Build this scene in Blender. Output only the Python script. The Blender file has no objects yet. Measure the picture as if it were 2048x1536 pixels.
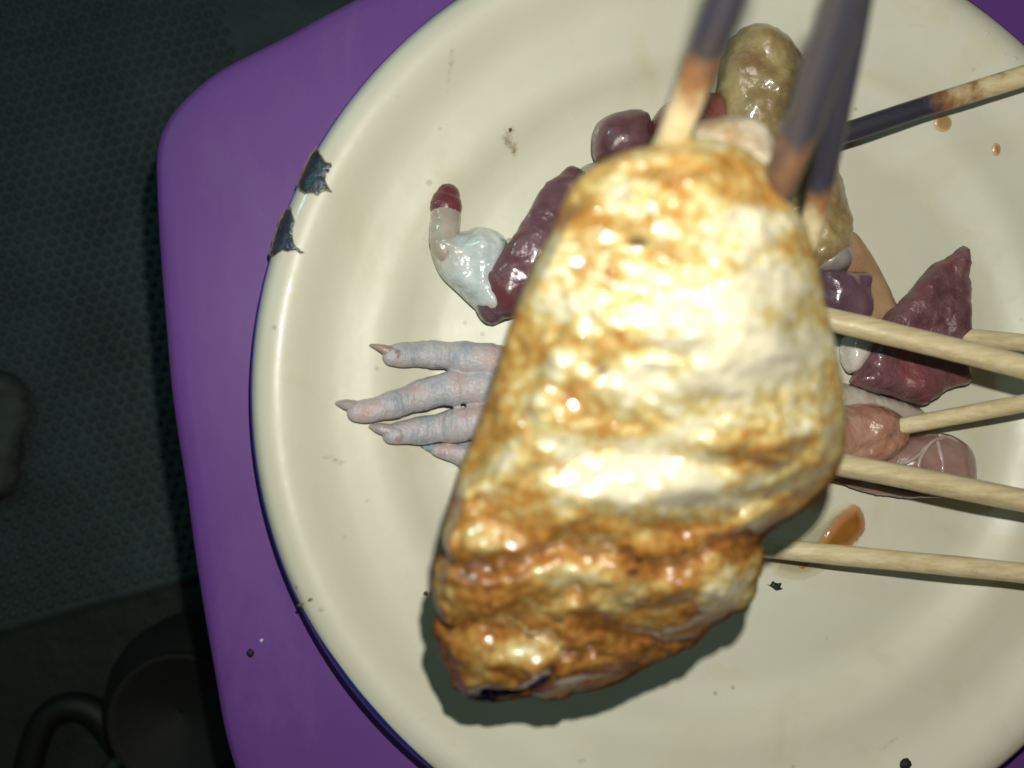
import bpy, math, random
import numpy as np
from mathutils import Vector, Matrix
from mathutils.geometry import delaunay_2d_cdt

random.seed(4)
S = bpy.context.scene
COL = S.collection

# ------------------------------------------------------------------ camera
F_PX = 1024 / math.tan(math.radians(29))          # focal length in photo pixels (2048 wide)
CAM_P = np.array([-0.0737, -0.0003, 0.2225])
_a, _b = 0.01017, -0.10265
_RX = np.array([[1, 0, 0], [0, math.cos(_a), -math.sin(_a)], [0, math.sin(_a), math.cos(_a)]])
_RY = np.array([[math.cos(_b), 0, math.sin(_b)], [0, 1, 0], [-math.sin(_b), 0, math.cos(_b)]])
CAM_M = _RY @ _RX
cam = bpy.data.cameras.new('camera')
cam_o = bpy.data.objects.new('camera', cam)
COL.objects.link(cam_o)
cam.sensor_width = 36
cam.lens = 18 / math.tan(math.radians(29))
cam.clip_start = 0.005
cam.clip_end = 20
m4 = Matrix.Identity(4)
for i in range(3):
    for j in range(3):
        m4[i][j] = CAM_M[i][j]
    m4[i][3] = CAM_P[i]
cam_o.matrix_world = m4
cam.dof.use_dof = True
cam.dof.focus_distance = 0.232
cam.dof.aperture_fstop = 10.5
S.camera = cam_o

# ------------------------------------------------------------------ world, lamps, exposure
w = bpy.data.worlds.new('World')
S.world = w
w.use_nodes = True
w.node_tree.nodes['Background'].inputs['Color'].default_value = (1.0, 0.86, 0.58, 1)
w.node_tree.nodes['Background'].inputs['Strength'].default_value = 0.03


def lamp(name, kind, loc, power, color, size=None, aim=None):
    d = bpy.data.lights.new(name, kind)
    d.energy = power
    d.color = color
    o = bpy.data.objects.new(name, d)
    COL.objects.link(o)
    o.location = loc
    if kind == 'AREA':
        d.shape = 'DISK'
        d.size = size
    else:
        d.shadow_soft_size = size
    if aim is not None:
        o.rotation_euler = (Vector(aim) - Vector(loc)).to_track_quat('-Z', 'Y').to_euler()
    return o


# the phone's flash, a few centimetres above the lens, and an added cool fill at left imitating the lens flare's tint
lamp('flash', 'AREA', (-0.066, 0.0225, 0.2235), 0.47, (1.0, 0.95, 0.86), 0.005, (0.01, 0.01, 0.0))
lamp('added_cool_fill', 'AREA', (-0.36, 0.22, 0.30), 0.20, (0.36, 0.95, 1.0), 0.06, (-0.06, 0.0, 0.0))

S.view_settings.view_transform = 'Standard'
S.view_settings.look = 'None'
S.view_settings.exposure = 0.0
S.view_settings.gamma = 1.0
S.render.engine = 'CYCLES'
S.cycles.max_bounces = 6
S.cycles.use_denoising = True
S.cycles.sample_clamp_indirect = 4.0


# ------------------------------------------------------------------ helpers
def at(x, y, z):
    """A point at height z metres seen at photo pixel x, y (2048 x 1536)."""
    d = CAM_M @ np.array([(x - 1024) / F_PX, -(y - 768) / F_PX, -1.0])
    t = (z - CAM_P[2]) / d[2]
    return CAM_P + d * t


def at_many(xy, z):
    xy = np.asarray(xy, float)
    d = np.stack([(xy[:, 0] - 1024) / F_PX, -(xy[:, 1] - 768) / F_PX, -np.ones(len(xy))], 1) @ CAM_M.T
    t = (np.asarray(z) - CAM_P[2]) / d[:, 2]
    return CAM_P + d * t[:, None]


_rng = np.random.default_rng(11)
_perm = np.tile(_rng.permutation(256), 3)
_grad = _rng.normal(size=(256, 3))
_grad /= np.linalg.norm(_grad, axis=1)[:, None]


def noise(p):
    p = np.asarray(p, float)
    i = np.floor(p).astype(int)
    f = p - i
    i = i & 255
    u = f * f * f * (f * (f * 6 - 15) + 10)
    out = np.zeros(len(p))
    for dx in (0, 1):
        for dy in (0, 1):
            for dz in (0, 1):
                h = _perm[_perm[_perm[i[:, 0] + dx] + i[:, 1] + dy] + i[:, 2] + dz]
                g = _grad[h % 256]
                v = g[:, 0] * (f[:, 0] - dx) + g[:, 1] * (f[:, 1] - dy) + g[:, 2] * (f[:, 2] - dz)
                wx = u[:, 0] if dx else 1 - u[:, 0]
                wy = u[:, 1] if dy else 1 - u[:, 1]
                wz = u[:, 2] if dz else 1 - u[:, 2]
                out += v * wx * wy * wz
    return out


def fbm(p, o=4):
    p = np.asarray(p, float)
    r = np.zeros(len(p))
    a = 1.0
    for k in range(o):
        r += a * noise(p * 2 ** k + 17.3 * k)
        a *= 0.5
    return r


def smooth(a, b, x):
    t = np.clip((x - a) / (b - a), 0, 1)
    return t * t * (3 - 2 * t)


def mesh_obj(name, v, f, mat, parent=None, attrs=None, flat=False, subd=0):
    me = bpy.data.meshes.new(name)
    me.from_pydata([tuple(map(float, q)) for q in v], [], [tuple(map(int, q)) for q in f])
    me.update()
    if not flat:
        me.polygons.foreach_set('use_smooth', [True] * len(me.polygons))
    for k, a in (attrs or {}).items():
        at_ = me.attributes.new(k, 'FLOAT', 'POINT')
        at_.data.foreach_set('value', np.asarray(a, np.float32))
    me.materials.append(mat)
    o = bpy.data.objects.new(name, me)
    COL.objects.link(o)
    if parent is not None:
        o.parent = parent
        o.matrix_parent_inverse = Matrix.Translation(-Vector(parent.location))
    if subd:
        s = o.modifiers.new('subdivision', 'SUBSURF')
        s.levels = s.render_levels = subd
    return o


def tag(o, label, cat, group=None):
    o['label'] = label
    o['category'] = cat
    if group:
        o['group'] = group
    return o


def thing(name, label, cat, loc=(0, 0, 0), group=None):
    o = bpy.data.objects.new(name, None)
    o.empty_display_size = 0.01
    o.location = [float(q) for q in loc]
    COL.objects.link(o)
    return tag(o, label, cat, group)


def catmull(P, n, closed=False):
    P = [np.array(p, float) for p in P]
    N = len(P)
    out = []
    segs = N if closed else N - 1
    for i in range(segs):
        if closed:
            a, b, c, d = P[(i - 1) % N], P[i], P[(i + 1) % N], P[(i + 2) % N]
        else:
            a, b, c, d = P[max(i - 1, 0)], P[i], P[i + 1], P[min(i + 2, N - 1)]
        for k in range(n):
            t = k / n
            out.append(0.5 * (2 * b + (c - a) * t + (2 * a - 5 * b + 4 * c - d) * t * t + (3 * b - a - 3 * c + d) * t ** 3))
    if not closed:
        out.append(P[-1])
    return np.array(out)


def seg_dist(q, P, closed=False):
    """Distance of points q (n,2) to polyline P (m,2), and the signed side (left positive)."""
    P = np.asarray(P, float)
    best = np.full(len(q), 1e9)
    side = np.zeros(len(q))
    m = len(P)
    for i in range(m if closed else m - 1):
        a, b = P[i], P[(i + 1) % m]
        ab = b - a
        L = ab @ ab
        if L == 0:
            continue
        t = np.clip(((q - a) @ ab) / L, 0, 1)
        e = q - (a + t[:, None] * ab)
        d = np.hypot(e[:, 0], e[:, 1])
        k = d < best
        best = np.where(k, d, best)
        side = np.where(k, np.sign(ab[0] * e[:, 1] - ab[1] * e[:, 0]), side)
    return best, side


def inside(q, P):
    r = np.zeros(len(q), bool)
    x, y = q[:, 0], q[:, 1]
    j = len(P) - 1
    for i in range(len(P)):
        xi, yi = P[i]
        xj, yj = P[j]
        c = ((yi > y) != (yj > y)) & (x < (xj - xi) * (y - yi) / (yj - yi + 1e-15) + xi)
        r ^= c
        j = i
    return r


def tri_fill(poly, step):
    """Triangulate a closed 2-D outline with a regular inner grid of points. -> verts2d, tris, n boundary."""
    lo, hi = poly.min(0), poly.max(0)
    xs = np.arange(lo[0], hi[0], step)
    ys = np.arange(lo[1], hi[1], step * 0.87)
    g = []
    for r, yy in enumerate(ys):
        xx = xs + (step * 0.5 if r % 2 else 0)
        g.append(np.stack([xx, np.full(len(xx), yy)], 1))
    g = np.concatenate(g)
    g = g + (np.random.default_rng(3).random(g.shape) - 0.5) * step * 0.2
    g = g[inside(g, poly)]
    d, _ = seg_dist(g, poly, True)
    g = g[d > step * 0.55]
    pts = np.concatenate([poly, g])
    n = len(poly)
    res = delaunay_2d_cdt([Vector(p) for p in pts], [], [list(range(n))], 1, 1e-9)
    v2 = np.array([(p.x, p.y) for p in res[0]])
    return v2, [tuple(t) for t in res[2]]


def resample(P, step):
    P = np.vstack([P, P[:1]])
    L = np.r_[0, np.cumsum(np.hypot(*np.diff(P, axis=0).T))]
    n = max(8, int(L[-1] / step))
    s = np.linspace(0, L[-1], n, endpoint=False)
    return np.stack([np.interp(s, L, P[:, 0]), np.interp(s, L, P[:, 1])], 1)


def pillow(name, mat, outline, z_mid, top, bottom, width, parent=None, step=0.0009, px=True, lump=0.0, lump_scale=90,
           ragged=0.0, shape=0.5, tilt=(0, 0), seed=0, floor=None, attrs=None, spline=4, extra=None):
    """A soft closed body: outline (pixels or metres) at height z_mid, domed up by top and down by bottom."""
    P = catmull(outline, spline, True)
    if px:
        P = at_many(P, np.full(len(P), z_mid))[:, :2]
    P = resample(P, step)
    if ragged:
        n3 = np.c_[P * 260, np.full(len(P), seed)]
        n4 = np.c_[P * 800, np.full(len(P), seed)]
        P = P + ragged * np.stack([noise(n3) + 0.5 * noise(n4), noise(n3 + 7.7) + 0.5 * noise(n4 + 3.1)], 1)
    v2, tris = tri_fill(P, step)
    d, _ = seg_dist(v2, P, True)
    c = v2.mean(0)
    s = np.clip(d / width, 0, 1)
    prof = (1 - (1 - s) ** 2) ** shape
    edge = d < 1e-7
    q3 = np.c_[v2, np.full(len(v2), seed * 0.31)]
    lmp = lump * fbm(q3 * lump_scale, 3) * np.clip(d / (0.4 * width), 0, 1)
    base = z_mid + (v2 - c) @ np.array(tilt)
    zt = base + top * prof + lmp
    if extra is not None:
        zt = zt + extra(v2, s)
    zb = base - bottom * prof
    if floor is not None:
        zb = np.maximum(zb, floor)
        zt = np.maximum(zt, zb + 1e-5)
    n = len(v2)
    idx = np.arange(n)
    bi = np.where(edge, idx, 0)
    cnt = n
    for k in np.where(~edge)[0]:
        bi[k] = cnt
        cnt += 1
    V = np.concatenate([np.c_[v2, zt], np.c_[v2, zb][~edge]])
    # orientation
    F = []
    for t in tris:
        a, b, cc = v2[list(t)]
        ccw = (b[0] - a[0]) * (cc[1] - a[1]) - (b[1] - a[1]) * (cc[0] - a[0]) > 0
        t = t if ccw else t[::-1]
        F.append(t)
        tb = tuple(bi[k] for k in t[::-1])
        if not all(edge[k] for k in t):
            F.append(tb)
    A = None
    if attrs:
        A = attrs(V)
    return mesh_obj(name, V, F, mat, parent, A)


def frame_along(P):
    P = np.asarray(P, float)
    T = np.gradient(P, axis=0)
    T /= np.linalg.norm(T, axis=1)[:, None] + 1e-12
    up = np.array([0.13, 0.21, 0.97])
    out = []
    for t in T:
        s = np.cross(t, up)
        s /= np.linalg.norm(s) + 1e-12
        u = np.cross(s, t)
        out.append((s, u))
    return T, out


def tube(name, mat, P, R, segs=14, parent=None, attrs=None, flat_z=1.0, wob=0.0, seed=0, cap_round=True, sides_fn=None):
    """Closed tube along P with radius R per point."""
    P = np.asarray(P, float)
    R = np.asarray(R, float) if np.ndim(R) else np.full(len(P), float(R))
    T, fr = frame_along(P)
    if cap_round:
        rc = [(0.0, 0.12), (0.12, 0.5), (0.35, 0.78), (0.65, 0.95)]
        pre = [(P[0] - T[0] * R[0] * (1 - k), R[0] * q, 0) for k, q in rc]
        post = [(P[-1] + T[-1] * R[-1] * (1 - k), R[-1] * q, len(P) - 1) for k, q in rc[::-1]]
    else:
        pre = [(P[0], R[0] * 0.02, 0)]
        post = [(P[-1], R[-1] * 0.02, len(P) - 1)]
    rings = pre + [(P[i], R[i], i) for i in range(len(P))] + post
    V, src = [], []
    for c, r, i in rings:
        s, u = fr[i]
        for k in range(segs):
            th = 2 * math.pi * k / segs
            rr = r * (sides_fn(th) if sides_fn else 1.0)
            V.append(c + rr * (math.cos(th) * s + flat_z * math.sin(th) * u))
            src.append(i)
    V = np.array(V)
    if wob:
        q = V * 220 + seed * 3.3
        V = V + wob * np.stack([fbm(q, 3), fbm(q + 9.1, 3), fbm(q + 21.7, 3)], 1)
    Fc = []
    for a in range(len(rings) - 1):
        for k in range(segs):
            k2 = (k + 1) % segs
            Fc.append((a * segs + k, a * segs + k2, (a + 1) * segs + k2, (a + 1) * segs + k))
    Fc.append(tuple(range(segs))[::-1])
    Fc.append(tuple((len(rings) - 1) * segs + k for k in range(segs)))
    A = None
    if attrs:
        A = {k: np.asarray(v)[src] for k, v in attrs.items()}
    return mesh_obj(name, V, Fc, mat, parent, A)


def lathe(name, mat, prof, segs=128, parent=None, centre=(0, 0, 0)):
    V, Fc = [], []
    for r, z in prof:
        for k in range(segs):
            a = 2 * math.pi * k / segs
            V.append((centre[0] + r * math.cos(a), centre[1] + r * math.sin(a), centre[2] + z))
    for i in range(len(prof) - 1):
        for k in range(segs):
            k2 = (k + 1) % segs
            Fc.append((i * segs + k, i * segs + k2, (i + 1) * segs + k2, (i + 1) * segs + k))
    return mesh_obj(name, V, Fc, mat, parent)


# ------------------------------------------------------------------ materials
class Mat:
    def __init__(self, name):
        self.m = bpy.data.materials.new(name)
        self.m.use_nodes = True
        self.t = self.m.node_tree
        self.b = self.t.nodes['Principled BSDF']
        self.co = self.t.nodes.new('ShaderNodeTexCoord').outputs['Object']

    def n(self, kind, **kw):
        nd = self.t.nodes.new(kind)
        for k, v in kw.items():
            if k in nd.inputs:
                nd.inputs[k].default_value = v
            else:
                setattr(nd, k, v)
        return nd

    def link(self, a, b):
        self.t.links.new(a, b)

    def noise(self, scale, detail=4, rough=0.55, vec=None, dist=0.0):
        nd = self.n('ShaderNodeTexNoise', Scale=scale, Detail=detail, Roughness=rough, Distortion=dist)
        self.link(vec or self.co, nd.inputs['Vector'])
        return nd.outputs['Fac']

    def stretch(self, sc):
        nd = self.n('ShaderNodeMapping')
        nd.inputs['Scale'].default_value = sc
        self.link(self.co, nd.inputs['Vector'])
        return nd.outputs['Vector']

    def attr(self, name):
        return self.n('ShaderNodeAttribute', attribute_name=name).outputs['Fac']

    def math(self, op, a, b=None, clamp=False):
        nd = self.n('ShaderNodeMath', operation=op, use_clamp=clamp)
        for i, q in enumerate((a, b)):
            if q is None:
                continue
            if isinstance(q, (int, float)):
                nd.inputs[i].default_value = q
            else:
                self.link(q, nd.inputs[i])
        return nd.outputs[0]

    def ramp(self, fac, stops, interp='LINEAR'):
        nd = self.n('ShaderNodeValToRGB')
        cr = nd.color_ramp
        cr.interpolation = interp
        while len(cr.elements) < len(stops):
            cr.elements.new(0.5)
        for e, (p, c) in zip(cr.elements, stops):
            e.position = p
            e.color = (*c, 1) if len(c) == 3 else c
        self.link(fac, nd.inputs[0])
        return nd.outputs['Color']

    def mix(self, fac, a, b, mode='MIX'):
        nd = self.n('ShaderNodeMix', data_type='RGBA', blend_type=mode)
        for i, q in ((0, fac), (6, a), (7, b)):
            if isinstance(q, (int, float)):
                nd.inputs[i].default_value = q
            elif isinstance(q, tuple):
                nd.inputs[i].default_value = (*q, 1)
            else:
                self.link(q, nd.inputs[i])
        return nd.outputs[2]

    def set(self, **kw):
        for k, v in kw.items():
            k = k.replace('_', ' ')
            if isinstance(v, (int, float)):
                self.b.inputs[k].default_value = v
            elif isinstance(v, tuple):
                self.b.inputs[k].default_value = v if len(v) != 3 or 'Radius' in k else (*v, 1)
            else:
                self.link(v, self.b.inputs[k])
        return self

    def bump(self, h, dist=0.001, strength=1.0, to=('Normal',)):
        nd = self.n('ShaderNodeBump', Distance=dist, Strength=strength)
        self.link(h, nd.inputs['Height'])
        for s in to:
            self.link(nd.outputs['Normal'], self.b.inputs[s])
        return nd


def sss(M, wgt, rad=(0.0025, 0.0012, 0.0007)):
    M.set(Subsurface_Weight=wgt, Subsurface_Scale=1.0)
    M.b.inputs['Subsurface Radius'].default_value = rad


def raw_mat(name, c1, c2, scale=140, bump=0.0006, rough=0.4, coat=0.7, c3=None, sub=0.15, pos=(0.35, 0.65), bs=2.2):
    M = Mat(name)
    f = M.noise(scale, 5, 0.6)
    col = M.ramp(f, [(pos[0], c1), (pos[1], c2)])
    if c3:
        g = M.noise(scale * 0.45, 3, 0.5, dist=0.6)
        k = M.ramp(g, [(0.52, (0, 0, 0)), (0.68, (1, 1, 1))])
        col = M.mix(k, col, c3)
    M.set(Base_Color=col, Roughness=rough, Coat_Weight=coat, Coat_Roughness=0.12)
    h = M.math('ADD', M.noise(scale * bs, 3, 0.5), M.math('MULTIPLY', M.noise(scale * bs * 3.6, 2, 0.5), 0.12))
    M.bump(h, bump, 1.0, ('Normal',))
    M.bump(M.noise(scale * 1.3, 1, 0.5), 0.0013, 0.9, ('Coat Normal',))
    if sub:
        sss(M, sub)
    return M.m


def enamel():
    M = Mat('cream_enamel')
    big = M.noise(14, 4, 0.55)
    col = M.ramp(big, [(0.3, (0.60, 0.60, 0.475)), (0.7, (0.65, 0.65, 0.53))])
    # greasy yellowish film and small brown specks
    film = M.ramp(M.noise(38, 5, 0.62, dist=0.8), [(0.56, (0, 0, 0)), (0.78, (1, 1, 1))])
    col = M.mix(M.math('MULTIPLY', film, 0.45), col, (0.56, 0.47, 0.27))
    vor = M.n('ShaderNodeTexVoronoi', Scale=115.0, Randomness=1.0)
    M.link(M.co, vor.inputs['Vector'])
    dot = M.ramp(vor.outputs['Distance'], [(0.035, (1, 1, 1)), (0.085, (0, 0, 0))])
    gate = M.ramp(M.noise(45, 2, 0.5), [(0.55, (0, 0, 0)), (0.63, (1, 1, 1))])
    col = M.mix(M.math('MULTIPLY', M.math('MULTIPLY', dot, gate), 0.6), col, (0.30, 0.19, 0.09))
    scr = M.ramp(M.noise(260, 3, 0.6, M.stretch((0.06, 1.0, 1.0)), 0.3), [(0.70, (0, 0, 0)), (0.76, (1, 1, 1))])
    col = M.mix(M.math('MULTIPLY', scr, 0.16), col, (0.36, 0.32, 0.24))
    smear = M.noise(55, 4, 0.6, None, 1.0)
    M.set(Base_Color=col, Roughness=M.math('ADD', M.math('MULTIPLY', smear, 0.30), 0.26), Coat_Weight=0.35, Coat_Roughness=0.06, Specular_IOR_Level=0.5)
    h = M.math('ADD', M.noise(70, 3, 0.5), M.math('MULTIPLY', M.noise(420, 2, 0.5), 0.06))
    M.bump(h, 0.0007, 0.35, ('Normal', 'Coat Normal'))
    return M.m


def plain(name, col, rough=0.5, coat=0.0, metal=0.0, bump=None, bscale=300, var=0.2):
    M = Mat(name)
    c = M.ramp(M.noise(bscale * 0.25, 4), [(0.3, tuple(q * (1 - var) for q in col)), (0.7, tuple(min(1, q * (1 + var)) for q in col))])
    M.set(Base_Color=c, Roughness=rough, Coat_Weight=coat, Coat_Roughness=0.1, Metallic=metal)
    if bump:
        M.bump(M.noise(bscale, 4, 0.6), bump, 1.0, ('Normal', 'Coat Normal'))
    return M.m


def grilled():
    M = Mat('grilled_meat')
    br = M.attr('brown')
    ch = M.attr('char')
    pl = M.attr('pale')
    streak = M.noise(150, 6, 0.68, M.stretch((0.85, 1.35, 1.0)), 0.5)
    fine = M.noise(620, 4, 0.6)
    k = M.math('ADD', br, M.math('MULTIPLY', M.math('SUBTRACT', streak, 0.5), 1.25))
    k = M.math('ADD', k, M.math('MULTIPLY', M.math('SUBTRACT', fine, 0.5), 1.15))
    k = M.math('SUBTRACT', k, pl)
    col = M.ramp(k, [(0.0, (0.58, 0.55, 0.40)), (0.14, (0.50, 0.44, 0.22)), (0.28, (0.45, 0.35, 0.13)), (0.46, (0.38, 0.22, 0.055)),
                     (0.70, (0.30, 0.13, 0.025)), (1.0, (0.12, 0.042, 0.010))])
    col = M.mix(ch, col, (0.008, 0.007, 0.008))
    wet = M.noise(90, 3, 0.5)
    M.set(Base_Color=col, Roughness=M.math('ADD', M.math('MULTIPLY', wet, 0.3), 0.14), Specular_IOR_Level=M.math('MULTIPLY', M.attr('wet'), 0.7),
          Coat_Weight=M.attr('wet'), Coat_Roughness=0.03, Coat_IOR=2.0)
    h = M.math('ADD', M.math('MULTIPLY', M.noise(230, 3, 0.5), 1.0), M.math('MULTIPLY', M.noise(640, 2, 0.5), 0.30))
    h = M.math('ADD', h, M.math('MULTIPLY', k, -0.30))
    M.bump(h, 0.0006, 0.7, ('Normal',))
    g = M.math('ADD', M.noise(190, 0, 0.5), M.math('MULTIPLY', M.noise(430, 0, 0.5), 0.30))
    M.bump(g, 0.0003, 1.0, ('Coat Normal',))
    sss(M, 0.12, (0.003, 0.0016, 0.0007))
    return M.m


def bamboo():
    M = Mat('bamboo')
    ch = M.attr('char')
    grain = M.noise(900, 4, 0.6, M.stretch((0.10, 1, 1)))
    wood = M.ramp(grain, [(0.3, (0.50, 0.40, 0.21)), (0.7, (0.68, 0.60, 0.38))])
    spots = M.ramp(M.noise(240, 3, 0.6), [(0.64, (0, 0, 0)), (0.74, (1, 1, 1))])
    wood = M.mix(M.math('MULTIPLY', spots, 0.5), wood, (0.25, 0.14, 0.05))
    n = M.math('ADD', ch, M.math('MULTIPLY', M.math('SUBTRACT', M.noise(300, 5, 0.7, M.stretch((1.0, 0.45, 0.6))), 0.5), 0.95))
    f1 = M.ramp(n, [(0.15, (0, 0, 0)), (0.45, (1, 1, 1))])
    f2 = M.ramp(n, [(0.50, (0, 0, 0)), (0.82, (1, 1, 1))])
    col = M.mix(f1, wood, (0.25, 0.12, 0.045))
    col = M.mix(f2, col, (0.030, 0.030, 0.045))
    M.set(Base_Color=col, Roughness=0.38, Coat_Weight=0.5, Coat_Roughness=0.2)
    M.bump(M.noise(1400, 3, 0.6, M.stretch((0.08, 1, 1))), 0.0003, 0.6, ('Normal', 'Coat Normal'))
    return M.m


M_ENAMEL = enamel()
M_BLUE = plain('blue_enamel', (0.012, 0.045, 0.26), 0.25, 0.5, var=0.3)
M_CHIP = plain('bare_chipped_iron', (0.045, 0.062, 0.085), 0.33, 0.3, 0.35, bump=0.0008, bscale=420, var=0.5)
M_CHIPEDGE = plain('rusty_chip_edge', (0.16, 0.13, 0.05), 0.6, var=0.3)
M_BAMBOO = bamboo()
M_GRILL = grilled()


def stool_mat():
    M = Mat('purple_plastic')
    c = M.ramp(M.noise(9, 4, 0.6), [(0.3, (0.120, 0.044, 0.232)), (0.7, (0.150, 0.060, 0.272))])
    scuff = M.ramp(M.noise(420, 3, 0.7), [(0.70, (0, 0, 0)), (0.80, (1, 1, 1))])
    c = M.mix(M.math('MULTIPLY', scuff, 0.10), c, (0.4, 0.3, 0.6))
    worn = M.ramp(M.noise(22, 6, 0.7, M.stretch((1.0, 0.4, 1.0)), 0.8), [(0.54, (0, 0, 0)), (0.74, (1, 1, 1))])
    c = M.mix(M.math('MULTIPLY', worn, 0.35), c, (0.19, 0.12, 0.30))
    M.set(Base_Color=c, Roughness=0.48, Specular_IOR_Level=0.35)
    M.bump(M.noise(60, 3, 0.6), 0.0004, 0.3)
    return M.m


M_STOOL = stool_mat()
M_FLOOR = plain('dark_floor', (0.010, 0.019, 0.014), 0.7, bump=0.002, bscale=60, var=0.25)
M_MAT = plain('dark_green_mat', (0.030, 0.052, 0.052), 0.6, bump=0.001, bscale=120, var=0.3)

# ------------------------------------------------------------------ setting: floor
FZ = -0.180
fl = mesh_obj('floor', [(-3, -3, FZ), (3, -3, FZ), (3, 3, FZ), (-3, 3, FZ)], [(0, 1, 2, 3)], M_FLOOR, flat=True)
fl['kind'] = 'structure'

# dark mat with a nubbly pattern
seam_a, seam_b = at(-500, 1402, FZ + 0.004)[:2], at(900, 1018, FZ + 0.004)[:2]
sd = (seam_b - seam_a) / np.linalg.norm(seam_b - seam_a)
sn = np.array([-sd[1], sd[0]])
t_mat = thing('floor_mat', 'dark green floor mat covered in small nubs, lying left of the purple stool', 'mat',
              (*(seam_a + sd * 0.1 + sn * 0.2), FZ))


def mat_pt(a, b, z):
    p = seam_a + sd * a + sn * b
    return (p[0], p[1], z)


L_, W_ = 0.62, 0.70
V, Fc = [], []
for z, e in ((FZ + 0.001, 0), (FZ + 0.004, 0), (FZ + 0.005, 0.002)):
    V += [mat_pt(-0.1 + e, e, z), mat_pt(L_ - e, e, z), mat_pt(L_ - e, W_ - e, z), mat_pt(-0.1 + e, W_ - e, z)]
for r in (0, 4):
    for k in range(4):
        Fc.append((r + k, r + (k + 1) % 4, r + 4 + (k + 1) % 4, r + 4 + k))
Fc.append((8, 9, 10, 11))
mesh_obj('backing', V, Fc, M_MAT, t_mat, flat=True)
V, Fc = [], []
pit = 0.0050
rows = int(0.5 / (pit * 0.87))
for r in range(rows):
    for c in range(int(0.34 / pit)):
        a = -0.09 + c * pit + (pit / 2 if r % 2 else 0)
        b = 0.006 + r * pit * 0.87
        o = len(V)
        for k in range(6):
            an = k * math.pi / 3
            V.append(mat_pt(a + 0.0021 * math.cos(an), b + 0.0021 * math.sin(an), FZ + 0.0045))
        for k in range(6):
            an = k * math.pi / 3
            V.append(mat_pt(a + 0.0012 * math.cos(an), b + 0.0012 * math.sin(an), FZ + 0.0066))
        for k in range(6):
            Fc.append((o + k, o + (k + 1) % 6, o + 6 + (k + 1) % 6, o + 6 + k))
        Fc.append(tuple(o + 6 + k for k in range(6)))
nub = mesh_obj('nubs', V, Fc, M_MAT, t_mat)
nub['kind'] = 'stuff'

# ------------------------------------------------------------------ purple stool
vis = [(700, 2), (575, 70), (500, 107), (430, 145), (380, 185), (345, 222), (322, 260), (311, 305), (311, 355), (315, 450), (321, 540),
       (330, 650), (340, 768), (352, 860), (370, 972), (392, 1135), (424, 1326), (468, 1536)]
out2 = [tuple(at(x, y, -0.002)[:2]) for x, y in vis]
out2 += [(-0.104, -0.118), (-0.088, -0.136), (-0.055, -0.147), (0.03, -0.150), (0.10, -0.147), (0.132, -0.132), (0.146, -0.10), (0.149, -0.02),
         (0.144, 0.07), (0.135, 0.115), (0.115, 0.138), (0.075, 0.146), (0.02, 0.142), (-0.04, 0.122)]
t_st = thing('plastic_stool', 'purple plastic stool with rounded corners carrying the enamel plate', 'stool', (0, 0, FZ))
OUT = resample(catmull(out2, 5, True), 0.004)
cen = np.array([0.004, 0.0])


def ring(scale_in, z):
    d = OUT - cen
    L = np.linalg.norm(d, axis=1)[:, None]
    p = cen + d * ((L - scale_in) / L)
    return np.c_[p, np.full(len(p), z)]


prof = [(0.016, -0.034), (0.0035, -0.032), (0.0015, -0.018), (0.0005, -0.006), (0.0, -0.0028), (0.0008, -0.0010), (0.0024, -0.0002), (0.005, 0.0),
        (0.010, -0.0001), (0.04, -0.0003), (0.08, -0.0003)]
V = np.concatenate([ring(a, z) for a, z in prof] + [np.array([[cen[0], cen[1], -0.0003]])])
n = len(OUT)
Fc = []
for i in range(len(prof) - 1):
    for k in range(n):
        k2 = (k + 1) % n
        Fc.append((i * n + k, i * n + k2, (i + 1) * n + k2, (i + 1) * n + k))
for k in range(n):
    Fc.append(((len(prof) - 1) * n + k, (len(prof) - 1) * n + (k + 1) % n, len(prof) * n))
if True:
    a, b, c = V[Fc[-1][0]], V[Fc[-1][1]], V[Fc[-1][2]]
    if np.cross(b - a, c - a)[2] < 0:
        Fc = [q[::-1] for q in Fc]
mesh_obj('seat', V, Fc, M_STOOL, t_st)
for (lx, ly) in ((-0.095, 0.055), (-0.08, -0.10), (0.105, -0.105), (0.10, 0.10)):
    P = [(lx * (1 + 0.18 * k / 6), ly * (1 + 0.18 * k / 6), -0.028 + (FZ + 0.031) * k / 6) for k in range(7)]
    tube('leg', M_STOOL, P, np.linspace(0.017, 0.013, 7), 16, t_st, cap_round=False)

# specks on the stool
M_BLACK = plain('black_soot', (0.008, 0.007, 0.01), 0.7)
M_PALE = plain('pale_crumb', (0.45, 0.42, 0.55), 0.6)


def crumb(name, mat, x, y, z, r, label, cat, seed, flat=0.5, elong=1.0, ang=0.0, group=None):
    c = at(x, y, z)
    rs = np.random.default_rng(seed)
    V, Fc = [], []
    nu, nv = 10, 6
    for j in range(nv + 1):
        ph = math.pi * j / nv
        for k in range(nu):
            th = 2 * math.pi * k / nu
            q = np.array([math.cos(th) * math.sin(ph) * elong, math.sin(th) * math.sin(ph), flat * math.cos(ph)]) * r
            q = q * (0.75 + 0.5 * rs.random())
            ca, sa = math.cos(ang), math.sin(ang)
            V.append((c[0] + q[0] * ca - q[1] * sa, c[1] + q[0] * sa + q[1] * ca, max(c[2] + q[2], c[2] - 0.3 * r * flat) + r * flat * 0.3))
    for j in range(nv):
        for k in range(nu):
            k2 = (k + 1) % nu
            Fc.append((j * nu + k, (j + 1) * nu + k, (j + 1) * nu + k2, j * nu + k2))
    o = mesh_obj(name, V, Fc, mat)
    return tag(o, label, cat, group)


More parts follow.
